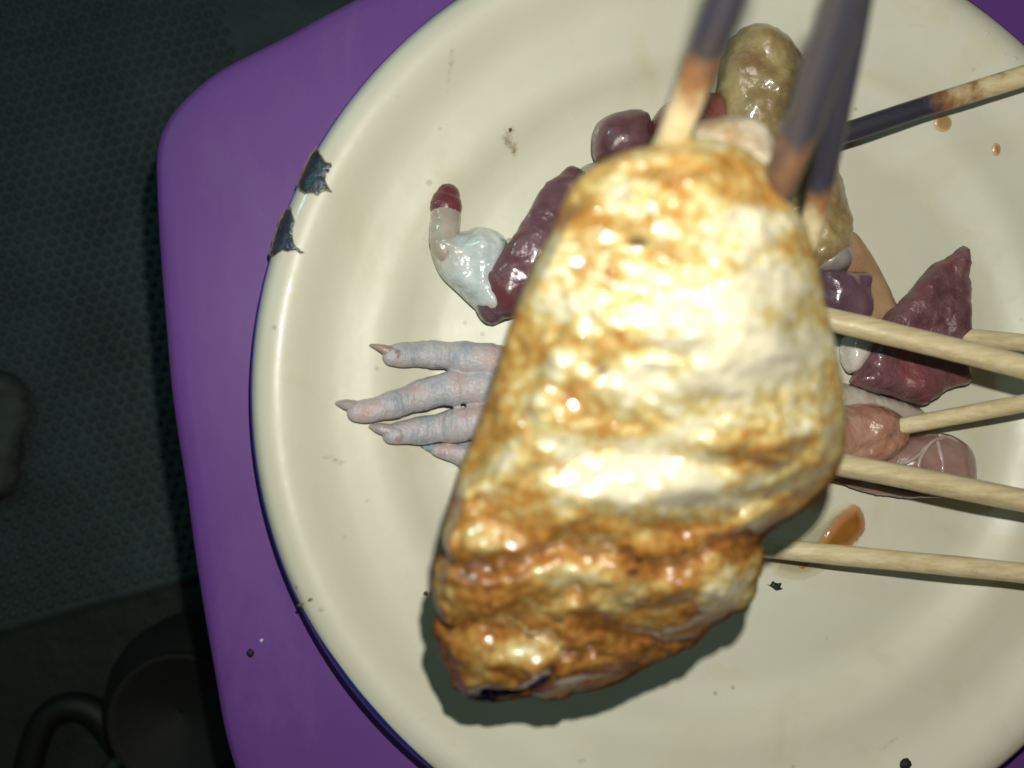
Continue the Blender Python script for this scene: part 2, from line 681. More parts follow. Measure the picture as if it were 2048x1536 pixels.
crumb('soot_crumb', M_BLACK, 501, 1306, 0.0002, 0.0009, 'tiny black soot crumb on the purple stool seat', 'crumb', 3)
crumb('food_crumb', M_PALE, 523, 1281, 0.0002, 0.0005, 'tiny pale crumb on the purple stool beside the black one', 'crumb', 4)

# ------------------------------------------------------------------ enamel plate
PZ = 0.0036      # height of the plate's well
pp = [(0.0, 0.0), (0.040, 0.0), (0.066, 0.0), (0.071, 0.0004), (0.0755, 0.0020), (0.080, 0.0050), (0.0830, 0.0062), (0.088, 0.0070), (0.093, 0.0082),
      (0.0965, 0.0100), (0.0995, 0.0122), (0.1022, 0.0138), (0.1045, 0.0144), (0.1065, 0.0142), (0.1082, 0.0134), (0.1094, 0.0121), (0.1100, 0.0104)]
pr = np.array([q[0] for q in pp])
pz = np.array([q[1] + PZ for q in pp])
_rr = np.linspace(0, 0.11, 400)
_zz = np.interp(_rr, pr, pz)
_k = np.ones(13) / 13
_zs = np.convolve(np.pad(_zz, 6, mode='edge'), _k, 'valid')
_zs = np.where(_rr > 0.107, _zz, _zs)


def zp(r):
    return np.interp(r, _rr, _zs)


rad = np.r_[0.0003, np.linspace(0.008, 0.066, 12), np.linspace(0.068, 0.1095, 50), 0.11]
top_prof = [(r, float(zp(r))) for r in rad]
under = [(0.1100, 0.0130), (0.1094, 0.0122), (0.1082, 0.0126), (0.1060, 0.0150), (0.1025, 0.0142), (0.096, 0.0112), (0.089, 0.0086), (0.081, 0.0046),
         (0.074, 0.0022), (0.066, 0.0010), (0.05, 0.0006), (0.0003, 0.0006)]
t_pl = thing('enamel_plate', 'round cream enamel plate with worn blue rim and chipped edge on the purple stool', 'plate')
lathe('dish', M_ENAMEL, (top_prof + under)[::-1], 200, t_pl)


def band_in(th):
    d = math.degrees(th) % 360
    base = 0.10990
    # the blue shows widest toward the lower left and the upper right
    def lobe(c, wdt):
        q = abs((d - c + 180) % 360 - 180)
        return math.exp(-(q / wdt) ** 2)
    return base - 0.0019 * lobe(222, 15) - 0.0014 * lobe(45, 25) - 0.0017 * lobe(315, 25)


V, Fc = [], []
nt, nr = 420, 7
for k in range(nt):
    th = 2 * math.pi * k / nt
    wob = 0.00035 * float(noise(np.array([[math.cos(th) * 9, math.sin(th) * 9, 2.2]]))[0])
    ri = min(band_in(th) + wob, 0.1099)
    for j in range(nr):
        r = ri + (0.1101 - ri) * j / (nr - 1)
        V.append((r * math.cos(th), r * math.sin(th), float(zp(min(r, 0.11))) + (0.0001 if j else 0.00002)))
    for (r, z) in ((0.1103, 0.0134), (0.1102, 0.0122), (0.1096, 0.0117)):
        V.append((r * math.cos(th), r * math.sin(th), z))
m = nr + 3
for k in range(nt):
    k2 = (k + 1) % nt
    for j in range(m - 1):
        Fc.append((k * m + j, k * m + j + 1, k2 * m + j + 1, k2 * m + j))
mesh_obj('blue_rim', V, Fc, M_BLUE, t_pl)


def on_plate(x, y, dz=0.0):
    z = PZ + 0.005
    for _ in range(8):
        p = at(x, y, z)
        z = float(zp(min(np.hypot(p[0], p[1]), 0.11))) + dz
    return at(x, y, z)


def decal(name, mat, outline, parent, dz=0.00012, dome=0.0, width=0.002, step=0.0005, ragged=0.0, seed=1, spline=1):
    """A thin layer lying on the plate's own surface."""
    P = np.array([on_plate(x, y)[:2] for x, y in (catmull(outline, spline, True) if spline > 1 else np.array(outline, float))])
    P = resample(P, step)
    if ragged:
        P = P + ragged * np.stack([noise(np.c_[P * 900, np.full(len(P), seed)]), noise(np.c_[P * 900 + 5, np.full(len(P), seed)])], 1)
    v2, tris = tri_fill(P, step)
    d, _ = seg_dist(v2, P, True)
    s = np.clip(d / width, 0, 1)
    r = np.hypot(v2[:, 0], v2[:, 1])
    z = zp(np.minimum(r, 0.11)) + dz * (0.2 + 0.8 * np.clip(d / 0.0003, 0, 1)) + dome * (1 - (1 - s) ** 2) ** 0.6
    F2 = []
    for t in tris:
        a, b, c = v2[list(t)]
        F2.append(t if (b[0] - a[0]) * (c[1] - a[1]) - (b[1] - a[1]) * (c[0] - a[0]) > 0 else t[::-1])
    return mesh_obj(name, np.c_[v2, z], F2, mat, parent, {'rim': np.clip(d / (0.6 * width), 0, 1)})


chip1 = [(633, 297), (640, 312), (650, 325), (662, 330), (664, 334), (658, 338), (657, 345), (650, 347), (650, 358), (655, 372), (662, 384), (652, 379),
         (642, 382), (636, 389), (626, 384), (612, 386), (602, 380), (597, 366), (604, 350), (612, 332), (622, 312)]
chip2 = [(573, 418), (582, 421), (585, 434), (589, 445), (585, 460), (584, 474), (586, 484), (592, 494), (602, 501), (609, 504), (600, 506), (590, 499),
         (576, 502), (566, 499), (556, 506), (547, 511), (541, 508), (548, 482), (556, 455), (565, 432)]
for c in (chip1, chip2):
    cc = np.array(c, float)
    g = cc.mean(0)
    decal('chip_edge', M_CHIPEDGE, list(map(tuple, g + (cc - g) * 1.10)), t_pl, 0.00008, step=0.0006, ragged=0.0005)
    decal('chip', M_CHIP, c, t_pl, 0.00022, dome=0.00008, width=0.0012, ragged=0.0002)

# ------------------------------------------------------------------ sauce, drops, crumbs on the plate
def liquid(name, col, rough=0.08, alpha=0.6, patchy=False):
    M = Mat(name)
    c = M.ramp(M.noise(200, 4), [(0.35, tuple(q * 0.75 for q in col)), (0.7, col)])
    M.set(Base_Color=c, Roughness=rough, Alpha=alpha, Coat_Weight=0.6, Coat_Roughness=0.03)
    if not patchy:
        M.link(M.mix(M.math('POWER', M.attr('rim'), 2.0), tuple(min(1, q * 1.6 + 0.05) for q in col), c), M.b.inputs['Base Color'])
        M.set(Alpha=M.math('MULTIPLY', M.math('POWER', M.attr('rim'), 0.45), alpha))
    if patchy:
        M.set(Alpha=M.math('MULTIPLY', M.math('MULTIPLY', M.attr('rim'), M.ramp(M.noise(420, 4, 0.65), [(0.42, (0, 0, 0)), (0.65, (1, 1, 1))])), alpha), Coat_Weight=0.0, Roughness=0.35)
    else:
        M.bump(M.noise(160, 2), 0.0008, 0.4, ('Normal', 'Coat Normal'))
    return M.m


M_OIL = liquid('thin_pale_grease', (0.50, 0.46, 0.27), 0.08, 0.5)
M_SAUCE = liquid('brown_sauce', (0.34, 0.13, 0.018), 0.08, 0.88)
M_DROP = liquid('tan_sauce', (0.50, 0.30, 0.13), 0.35, 0.8)
M_WATER = liquid('clear_grease', (0.75, 0.72, 0.6), 0.05, 0.35)
t_sa = thing('sauce_puddle', 'amber sauce puddle with a pale greasy margin on the plate', 'sauce', on_plate(1660, 1080))
decal('grease', M_OIL, [(1700, 1005), (1726, 1020), (1730, 1050), (1718, 1085), (1690, 1110), (1655, 1138), (1610, 1160), (1565, 1156), (1540, 1140), (1548, 1112),
                        (1590, 1080), (1630, 1040), (1665, 1015)], t_sa, 0.00010, 0.0005, 0.004, spline=4)
decal('sauce', M_SAUCE, [(1704, 1008), (1724, 1022), (1730, 1052), (1718, 1078), (1690, 1098), (1650, 1106), (1622, 1100), (1640, 1070), (1668, 1034)], t_sa, 0.0005, 0.0013,
      0.0040, ragged=0.0005, spline=4)
decal('sauce', M_SAUCE, [(1596, 1128), (1612, 1126), (1618, 1132), (1606, 1138), (1598, 1136)], t_sa, 0.0005, 0.0005, 0.001, spline=4)
for (x, y, rx, ry, lab) in ((1885, 246, 19, 19, 'round tan sauce drop beside the charred stick with a wooden end'), (1992, 299, 10, 14, 'small brown sauce drop near the rim, apart from the round tan one')):
    o = decal('sauce_drop', M_DROP, [(x + rx * math.cos(q), y + ry * math.sin(q)) for q in np.linspace(0, 6.283, 12, endpoint=False)], None, 0.0001, 0.0004, 0.0012, spline=3, seed=x)
    tag(o, lab, 'drop')
for (x, y, r, lab) in ((858, 366, 8, 'round clear grease drop beside the dark tip of the curled pale tube'), (880, 258, 5, 'small clear grease drop on the plate slope by the long drip stain'),
                       (643, 1217, 7, 'clear grease drop beside the straw bristle on the plate'), (908, 52, 4, 'minute clear grease drop at the start of the long drip stain'),
                       (930, 645, 5, 'clear grease drop under the fold of the white membrane'), (965, 668, 5, 'clear grease drop right above the uppermost chicken toe'),
                       (1974, 66, 5, None), (2008, 108, 5, None), (2030, 118, 6, None)):
    o = decal('grease_drop', M_WATER, [(x + r * math.cos(q), y + r * math.sin(q)) for q in np.linspace(0, 6.283, 8, endpoint=False)], None, 0.0001, 0.0007, 0.0008, 0.0003, spline=3)
    tag(o, lab or 'tiny clear grease drop on the rim beyond the half charred stick', 'drop', 'tiny grease drops on the plate')
M_STAIN = liquid('dried_brown_stain', (0.40, 0.25, 0.10), 0.5, 0.6, True)
for i, (pts, lab) in enumerate((
        ([(636, 912), (660, 910), (690, 920), (697, 930), (685, 934), (660, 924), (640, 918)], 'streak of dried brown stain on the plate below the chicken toes'),
        ([(900, 90), (912, 100), (906, 140), (898, 190), (890, 185), (896, 140), (898, 110)], 'long dried drip stain running down the plate slope'),
        ([(1140, 1518), (1165, 1514), (1178, 1526), (1165, 1530), (1150, 1524)], 'curved tan stain on the plate under the charred meat tip'),
        ([(1010, 250), (1030, 255), (1040, 290), (1030, 322), (1015, 300), (1003, 280)], 'blotch of faint tan stain above the curled white membrane'),
        ([(1752, 1500), (1790, 1470), (1812, 1468), (1790, 1484), (1765, 1502)], 'slanted faint stain on the plate slope by the blue rim'))):
    o = decal('stain', M_STAIN, pts, None, 0.00006, 0.0, 0.0016, 0.0006, 0.0008, seed=i + 2, spline=3)
    tag(o, lab, 'stain')
p_ = on_plate(1549, 1171)
M_HERB = plain('dark_herb', (0.012, 0.022, 0.022), 0.5, 0.3)
o = decal('herb_fleck', M_HERB, [(1533, 1168), (1540, 1170), (1545, 1161), (1552, 1166), (1564, 1166), (1560, 1174), (1566, 1178), (1552, 1182), (1545, 1176)], None, 0.0003, 0.0006, 0.0008,
          0.0004)
tag(o, 'dark green ragged herb fleck on the plate beside the sauce puddle', 'herb')
for i, (x, y, r, lab) in enumerate(((852, 1187, 5, 'round brown speck on the plate left of the folded grilled meat'), (1810, 1529, 14, 'dark burnt crumb on the plate slope beside the blue rim'),
                                    (1700, 185, 5, 'dark speck on the plate between the charred sticks'), (1020, 260, 4, 'dark speck on the faint tan stain'))):
    p = on_plate(x, y)
    crumb('food_crumb', M_BLACK if i == 1 else plain('brown_speck', (0.12, 0.06, 0.02), 0.5), x, y, p[2], r * 0.00011, lab, 'crumb', 20 + i)
# bristle lying across the rim
pa, pb = on_plate(598, 1211, 0.0004), on_plate(622, 1199, 0.0004)
tag(tube('straw_bit', plain('straw', (0.25, 0.20, 0.08), 0.6), [pa + (pb - pa) * k / 5 + np.array([0, 0, 0.0003 * math.sin(k)]) for k in range(6)], 0.00035, 8),
    'short straw bristle lying across the blue plate rim', 'straw')


# ------------------------------------------------------------------ bamboo sticks
def stick(parent, pts, dia, char=None, seed=0, n=40, name='stick', point=0.0):
    """pts: (x, y, z) photo pixels with heights; straight or slightly bent."""
    W = np.array([at(*p) for p in pts])
    L = np.r_[0, np.cumsum(np.linalg.norm(np.diff(W, axis=0), axis=1))]
    s = np.linspace(0, L[-1], n)
    P = np.stack([np.interp(s, L, W[:, k]) for k in range(3)], 1)
    rs = np.random.default_rng(seed)
    R = dia / 2 * (1 + 0.05 * noise(np.c_[s * 60, np.full(n, seed * 1.7), np.zeros(n)]))
    if point:
        R = R * np.clip(0.12 + 0.88 * s / point, 0, 1)
    P = P + 0.00035 * np.stack([noise(np.c_[s * 25, np.full(n, seed + q), np.zeros(n)]) for q in (0.3, 5.3, 9.3)], 1)
    ch = np.zeros(n)
    if char:
        xs = [c[0] for c in char]
        ch = np.interp(s / L[-1], xs, [c[1] for c in char])
    ph = rs.random() * 6
    return tube(name, M_BAMBOO, P, R, 18, parent, {'char': ch}, seed=seed, cap_round=False, wob=0.00006,
                sides_fn=lambda th: 1 + 0.05 * math.cos(3 * th + ph) + 0.03 * math.cos(5 * th + 1))


# ------------------------------------------------------------------ grilled meat held over the plate on sticks
G = thing('grilled_meat_skewer', 'folded golden grilled meat on charred sticks held above the plate', 'skewer', at(1290, 830, 0.045))
OUTL = [(1300, 298), (1400, 280), (1470, 292), (1530, 330), (1565, 385), (1602, 435), (1627, 495), (1642, 560), (1656, 630), (1674, 700), (1688, 780), (1692, 850),
        (1688, 915), (1660, 965), (1605, 1018), (1550, 1055), (1522, 1080), (1528, 1112), (1518, 1160), (1503, 1200), (1450, 1240), (1380, 1288), (1300, 1330),
        (1230, 1362), (1150, 1384), (1060, 1392), (990, 1400), (950, 1394), (915, 1368), (895, 1320), (880, 1270), (872, 1210), (878, 1140), (893, 1060),
        (910, 990), (922, 940), (948, 880), (976, 800), (1001, 730), (1022, 660), (1046, 600), (1076, 530), (1108, 470), (1130, 412), (1162, 360), (1222, 322)]


def h_mid(y):
    return np.interp(y, [250, 350, 600, 850, 1100, 1250, 1400], [0.092, 0.090, 0.084, 0.077, 0.066, 0.059, 0.051])


def build_grilled():
    P = resample(catmull(OUTL, 6, True), 6.0)
    rag = np.stack([fbm(np.c_[P / 45, np.full(len(P), 1.5)], 3), fbm(np.c_[P / 45, np.full(len(P), 8.5)], 3)], 1)
    lowp = smooth(950, 1150, P[:, 1])[:, None]
    P = P + rag * (3 + 9 * lowp)
    v2, tris = tri_fill(P, 3.7)
    d, _ = seg_dist(v2, P, True)
    edge = d < 1e-4
    base = at_many(v2, h_mid(v2[:, 1]))
    nrm = np.tile(np.array([-0.34, -0.03, 0.94]), (len(v2), 1))
    s = np.clip(d / (250.0 - 120 * smooth(1000, 1220, v2[:, 1])), 0, 1)
    dome = (1 - (1 - s) ** 2) ** 0.5
    top = (0.0165 - 0.005 * smooth(1000, 1220, v2[:, 1])) * dome
    x, y = v2[:, 0], v2[:, 1]
    q = np.c_[x / 260, y / 170, np.zeros(len(x))]
    soft = np.clip(d / 60, 0, 1)
    for (gx, gy, ga, gb, gh) in ((1455, 680, 150, 170, 0.0075), (1290, 950, 230, 60, 0.0035), (1410, 1140, 110, 60, 0.0030), (1120, 1150, 150, 60, 0.0022), (1080, 1290, 130, 45, 0.0025),
                                 (1200, 620, 110, 80, 0.0020), (1330, 430, 160, 60, 0.0022)):
        top += gh * np.exp(-((x - gx) / ga) ** 2 - ((y - gy) / gb) ** 2) * soft
    top += soft * (0.0030 * fbm(q + 3.1, 2) + 0.0015 * noise(np.c_[x / 75, y / 52, np.full(len(x), 4.0)])
                   + 0.0004 * noise(np.c_[x / 34, y / 26, np.full(len(x), 9.0)]))
    # folds: polyline, groove depth, groove width, lip height on its upper side
    brown = np.zeros(len(x))
    folds = [([(850, 1070), (930, 1092), (1010, 1100), (1090, 1082), (1180, 1064), (1270, 1078), (1330, 1102), (1400, 1086), (1460, 1062), (1545, 1066)], 0.0022, 15, 0.0030, 0.34),
             ([(862, 1200), (930, 1222), (1010, 1216), (1080, 1226), (1150, 1256), (1200, 1262)], 0.0020, 13, 0.0022, 0.34),
             ([(1200, 1200), (1260, 1238), (1330, 1250), (1390, 1262)], 0.0015, 14, 0.0015, 0.30),
             ([(985, 1372), (1040, 1352), (1095, 1330), (1125, 1296), (1165, 1262)], 0.0020, 9, 0.0014, 0.40),
             ([(1030, 1000), (1130, 1022), (1260, 1034), (1400, 1022), (1510, 985), (1620, 930)], 0.0008, 22, 0.0012, 0.22),
             ([(1030, 985), (1120, 920), (1240, 888), (1400, 900), (1520, 912), (1600, 890)], 0.0012, 15, 0.0016, 0.20),
             ([(1190, 560), (1280, 530), (1370, 545), (1420, 575)], 0.0009, 17, 0.0006, 0.28),
             ([(1170, 780), (1200, 745), (1260, 715), (1370, 705)], 0.0013, 14, 0.0010, 0.26),
             ([(1330, 770), (1370, 735), (1400, 700)], 0.0010, 14, 0.0010, 0.22),
             ([(1140, 430), (1240, 400), (1350, 385), (1460, 400), (1540, 450)], 0.0008, 18, 0.0008, 0.16)]
    wv = v2 + 26 * np.stack([fbm(np.c_[v2 / 80, np.full(len(x), 2.0)], 3), fbm(np.c_[v2 / 80, np.full(len(x), 6.0)], 3)], 1)
    for pl, dep, wid, lip, bz in folds:
        dd, side = seg_dist(wv, catmull(pl, 4))
        top -= dep * (0.75 + 0.9 * noise(np.c_[v2 / 70, np.full(len(x), dep * 9000)])) * np.exp(-(dd / wid) ** 2) * np.clip(d / 25, 0, 1)
        up = np.where(side < 0, 1.0, 0.35)
        top += lip * up * np.exp(-((dd - 2.6 * wid) / (2.2 * wid)) ** 2) * soft
        brown += 0.72 * bz * np.exp(-(dd / (2.0 * wid)) ** 2)
    # pocket and burnt hole
    for (hx, hy, hr, hd) in ((1178, 1146, 20, 0.0025), (985, 1368, 20, 0.0022)):
        dd = np.hypot(x - hx, (y - hy) * 1.2)
        top -= hd * np.exp(-(dd / hr) ** 2)
    dd1 = np.hypot(x - 985, (y - 1368) * 1.15)
    dd2, _ = seg_dist(v2, catmull([(985, 1372), (1045, 1352), (1095, 1330), (1120, 1302)], 4))
    nz = noise(np.c_[v2 / 11, np.full(len(x), 3.0)])
    char = np.maximum(smooth(36, 20, dd1 + 9 * nz), smooth(15, 6, dd2 + 5 * nz))
    for (cx_, cy_, cr) in ((1300, 512, 16), (1240, 740, 14), (1375, 1262, 14), (1290, 1100, 9), (1150, 1192, 10)):
        dd = np.hypot((x - cx_) / 1.8, y - cy_)
        char = np.maximum(char, 0.75 * smooth(cr, cr * 0.35, dd + 6 * nz))
    top = np.maximum(top, -0.004)
    # low smooth blisters and drops of fat all over the skin
    rs = np.random.default_rng(8)
    cap = np.zeros(len(x))
    for _ in range(620):
        bx_, by_ = rs.uniform(880, 1690), rs.uniform(300, 1390)
        br_ = rs.uniform(8, 20)
        hk = rs.uniform(0.18, 0.50)
        el, ang = rs.uniform(1, 1.8), rs.uniform(-0.6, 0.6)
        near = np.where((np.abs(x - bx_) < 40) & (np.abs(y - by_) < 40))[0]
        if not len(near):
            continue
        ux = (x[near] - bx_) * math.cos(ang) + (y[near] - by_) * math.sin(ang)
        uy = -(x[near] - bx_) * math.sin(ang) + (y[near] - by_) * math.cos(ang)
        rr = np.sqrt((ux / el) ** 2 + uy ** 2) / br_
        cap[near] = np.maximum(cap[near], br_ * 0.00008 * hk * np.clip(1 - rr ** 2, 0, 1))
    top += cap * soft
    brown += 0.33 + 0.19 * smooth(960, 1120, y) + 0.55 * fbm(np.c_[x / 120, y / 85, np.full(len(x), 1.0)], 4)
    brown += 0.16 * smooth(90, 5, d) * smooth(850, 1080, y) + 0.07 * smooth(110, 5, d)
    pale = np.zeros(len(x))  # lighter patches; the widest ones paint the flash glare into the colour
    for (px_, py_, ra, rb, am) in ((1330, 930, 260, 60, 0.5), (1160, 620, 110, 50, 0.14), (1340, 470, 110, 50, 0.12), (1300, 770, 110, 50, 0.35), (1460, 650, 190, 150, 0.5),
                                   (1440, 1130, 90, 45, 0.4), (1170, 1108, 70, 20, 0.35), (1080, 1252, 90, 15, 0.4), (930, 1228, 50, 16, 0.35)):
        pale += am * np.exp(-((x - px_) / ra) ** 2 - ((y - py_) / rb) ** 2)
    zt = base + nrm * top[:, None]
    zb = base - nrm * (0.0105 * dome + 0.0012 * soft * fbm(q * 3, 3))[:, None]
    bi = np.where(edge, np.arange(len(x)), 0)
    c = len(x)
    for k in np.where(~edge)[0]:
        bi[k] = c
        c += 1
    V = np.concatenate([zt, zb[~edge]])
    ap = lambda a: np.concatenate([a, a[~edge]])
    Fc = []
    for t in tris:
        a, b, cc = V[list(t)]
        t = t if np.cross(b - a, cc - a)[2] > 0 else t[::-1]
        Fc.append(t)
        if not all(edge[k] for k in t):
            Fc.append(tuple(bi[k] for k in t[::-1]))
    return mesh_obj('meat', V, Fc, M_GRILL, G, {'brown': ap(brown), 'char': ap(char), 'pale': ap(pale), 'wet': np.concatenate([smooth(15, 95, d), np.zeros(int((~edge).sum()))])})


build_grilled()
M_FAT = raw_mat('pale_cooked_fat', (0.36, 0.25, 0.12), (0.60, 0.56, 0.45), 150, 0.0010, 0.3, 0.9, (0.26, 0.15, 0.06))
pillow('fat_end', M_FAT, [(1370, 262), (1420, 238), (1480, 235), (1525, 255), (1545, 300), (1560, 350), (1560, 420), (1500, 420), (1400, 380), (1360, 310)], 0.076, 0.007, 0.006, 0.007, G,
       lump=0.0022, lump_scale=120)
# charred sticks: z chosen so that they climb toward the unseen hand
stick(G, [(1270, 460, 0.082), (1340, 285, 0.0935), (1408, 110, 0.108), (1475, -60, 0.121), (1545, -260, 0.135)], 0.0046, [(0, 0.1), (0.36, 0.04), (0.44, 0.25), (0.52, 0.62), (0.60, 1), (1, 1)],
      1, 60)
stick(G, [(1490, 520, 0.082), (1556, 372, 0.0945), (1612, 230, 0.107), (1672, 50, 0.121), (1735, -150, 0.135)], 0.0050,
      [(0, 0.5), (0.25, 0.70), (0.33, 0.62), (0.42, 0.72), (0.52, 1), (1, 1)], 2, 60)
stick(G, [(1585, 570, 0.066), (1622, 470, 0.072), (1650, 340, 0.083), (1676, 200, 0.095), (1708, 30, 0.109), (1745, -170, 0.122)], 0.0040,
      [(0, 0.0), (0.20, 0.05), (0.27, 0.45), (0.33, 0.85), (0.5, 1.0), (1, 1.0)], 3, 60)

# ------------------------------------------------------------------ tan grilled piece on its own charred stick
M_TAN = raw_mat('tan_grilled_skin', (0.22, 0.15, 0.065), (0.40, 0.32, 0.145), 110, 0.0009, 0.4, 0.6, (0.22, 0.12, 0.05))
T2 = thing('grilled_piece_skewer', 'long olive tan grilled piece on a half charred stick lying on the plate', 'skewer', at(1560, 300, PZ))
pillow('meat', M_TAN, [(1440, 215), (1437, 150), (1448, 100), (1475, 64), (1518, 50), (1556, 70), (1592, 108), (1634, 210), (1660, 300), (1682, 375), (1696, 445), (1700, 500), (1680, 530),
                       (1610, 545), (1540, 460), (1475, 330)], PZ + 0.008, 0.0085, 0.0078, 0.0095, T2, lump=0.0022, lump_scale=140, ragged=0.0012, seed=5)
stick(T2, [(1540, 318, 0.014), (1650, 280, 0.018), (1850, 214, 0.022), (2048, 152, 0.028), (2500, 12, 0.042)], 0.0047,
      [(0, 0.9), (0.15, 1.0), (0.30, 1.0), (0.37, 0.72), (0.41, 0.40), (0.47, 0.22), (0.55, 0.10), (1, 0.0)], 4, 60)

# ------------------------------------------------------------------ raw pieces at the upper side of the grilled meat
M_DARK = raw_mat('dark_purple_offal', (0.085, 0.032, 0.040), (0.16, 0.078, 0.090), 130, 0.0004, 0.38, 0.6, (0.13, 0.085, 0.115))
M_RED = raw_mat('raw_red_offal', (0.16, 0.045, 0.038), (0.24, 0.085, 0.07), 120, 0.0005, 0.38, 0.6, (0.26, 0.15, 0.13))
o = pillow('raw_heart', M_DARK, [(1183, 292), (1190, 252), (1220, 229), (1262, 220), (1292, 226), (1302, 245), (1304, 300), (1275, 332), (1215, 338), (1190, 322)], PZ + 0.006, 0.007, 0.006, 0.007,
           lump=0.0006, lump_scale=90)
tag(o, 'smooth dark purple rounded raw heart peeking out above the grilled meat', 'heart')
o = pillow('raw_meat_piece', M_RED, [(1300, 250), (1330, 208), (1372, 190), (1442, 190), (1462, 240), (1420, 300), (1330, 330), (1300, 310)], PZ + 0.005, 0.006, 0.005, 0.006, lump=0.0008)
tag(o, 'brownish red raw meat piece between the dark heart and the tan grilled piece', 'meat')
M_GREY = raw_mat('grey_green_skin', (0.20, 0.19, 0.13), (0.36, 0.36, 0.27), 150, 0.0006, 0.35, 0.8)
o = pillow('raw_skin_piece', M_GREY, [(1120, 375), (1150, 345), (1185, 325), (1230, 330), (1260, 380), (1210, 430), (1140, 430)], PZ + 0.004, 0.005, 0.004, 0.006, lump=0.001)
tag(o, 'greyish green wet skin piece tucked beneath the grilled meat below the dark heart', 'meat')

# ------------------------------------------------------------------ folded offal strip with white membrane, on a pale stick
T3 = thing('raw_offal_skewer', 'folded raw offal with bluish white membrane and dark red strip on a raised stick', 'skewer', at(1000, 520, PZ))
M_MEMB = raw_mat('bluish_white_membrane', (0.36, 0.46, 0.49), (0.62, 0.69, 0.67), 90, 0.0022, 0.24, 1.0, (0.44, 0.37, 0.28), 0.2, bs=1.6)
M_STRIP = raw_mat('dark_red_strip', (0.10, 0.042, 0.052), (0.16, 0.09, 0.11), 110, 0.0009, 0.36, 0.6, (0.13, 0.035, 0.04))
M_TUBE = raw_mat('pale_tube', (0.30, 0.26, 0.22), (0.44, 0.40, 0.34), 120, 0.0006, 0.26, 1.0)
M_TIP = raw_mat('purple_red_tip', (0.12, 0.03, 0.035), (0.19, 0.06, 0.065), 130, 0.0004, 0.3, 0.8)
pillow('membrane', M_MEMB, [(860, 500), (864, 470), (880, 458), (905, 462), (930, 462), (962, 453), (1000, 466), (1018, 492), (1014, 530), (1005, 570), (1012, 620), (988, 641), (955, 622), (915, 585),
                            (880, 550)], PZ + 0.004, 0.0072, 0.0038, 0.0080, T3, lump=0.0030, lump_scale=120, seed=2,
       extra=lambda v, s: -0.0013 * np.exp(-((v[:, 0] * 0.8 + v[:, 1] * 0.6 - (-0.07)) / 0.0016) ** 2) * s)
fp = [(893, 402, PZ + 0.0050), (892, 420, PZ + 0.0054), (891, 445, PZ + 0.0058), (886, 470, PZ + 0.0066), (888, 492, PZ + 0.0076), (898, 508, PZ + 0.0072)]
W = catmull([at(*p) for p in fp], 6)
tube('curled_tube', M_TUBE, W, np.interp(np.linspace(0, 1, len(W)), [0, 0.15, 0.5, 1], [0.0029, 0.0034, 0.0035, 0.0028]), 18, T3, flat_z=0.8, wob=0.0004, seed=2)
W2 = catmull([at(894, 392, PZ + 0.0048), at(893, 398, PZ + 0.0049), at(892, 411, PZ + 0.0052)], 4)
tube('dark_tip', M_TIP, W2, [0.0031 + 0.0008 * k / (len(W2) - 1) for k in range(len(W2))], 16, T3, flat_z=0.8, wob=0.0003, seed=7)
sp = [(985, 612, PZ + 0.0062), (1010, 585, PZ + 0.0085), (1040, 545, PZ + 0.0096), (1072, 495, PZ + 0.0100), (1098, 440, PZ + 0.0094), (1118, 396, PZ + 0.0085), (1150, 360, PZ + 0.007)]
W = catmull([at(*p) for p in sp], 7)
tube('red_strip', M_STRIP, W, np.interp(np.linspace(0, 1, len(W)), [0, 0.2, 0.5, 0.8, 1], [0.0042, 0.0062, 0.0058, 0.0046, 0.0034]), 26, T3, flat_z=0.6, wob=0.0009, seed=4)
pillow('red_strip', M_STRIP, [(1060, 560), (1110, 470), (1160, 440), (1220, 480), (1210, 560), (1120, 620)], PZ + 0.006, 0.006, 0.005, 0.007, T3, lump=0.001)
M_GLOB = raw_mat('wet_fat_glob', (0.40, 0.42, 0.38), (0.6, 0.62, 0.58), 220, 0.0006, 0.15, 1.0)
for (gx, gy, gr) in ((1034, 494, 12), (1024, 483, 7), (1030, 508, 8)):
    c = at(gx, gy, PZ + 0.008)
    tube('fat_glob', M_GLOB, [c - [0.0006, 0, 0], c, c + [0.0006, 0.0003, 0]], gr * 0.000105, 12, T3, wob=0.0005, seed=gx)
stick(T3, [(1080, 505, 0.014), (1300, 548, 0.019), (1665, 640, 0.029), (2048, 735, 0.0400), (2600, 872, 0.055)], 0.0051, None, 6, 60)

# ------------------------------------------------------------------ chicken foot on a stick
T4 = thing('chicken_foot_skewer', 'pale bluish pink raw chicken foot with spread toes on a flat pale stick', 'skewer', at(950, 800, PZ))
M_SKIN = Mat('chicken_foot_skin')
_n = M_SKIN.noise(170, 5, 0.6)
_wr = M_SKIN.noise(420, 4, 0.6, M_SKIN.stretch((2.6, 0.35, 0.6)), 0.4)
_c = M_SKIN.ramp(_n, [(0.34, (0.34, 0.37, 0.43)), (0.5, (0.47, 0.46, 0.48)), (0.64, (0.50, 0.38, 0.37))])
_c = M_SKIN.mix(M_SKIN.math('MULTIPLY', M_SKIN.ramp(_wr, [(0.60, (0, 0, 0)), (0.72, (1, 1, 1))]), 0.28), _c, (0.36, 0.25, 0.24))
_bl = M_SKIN.ramp(M_SKIN.noise(180, 5, 0.75), [(0.58, (0, 0, 0)), (0.72, (1, 1, 1))])
_c = M_SKIN.mix(M_SKIN.math('MULTIPLY', _bl, 0.55), _c, (0.19, 0.19, 0.20))
M_SKIN.set(Base_Color=_c, Roughness=0.36, Coat_Weight=0.55, Coat_Roughness=0.16)
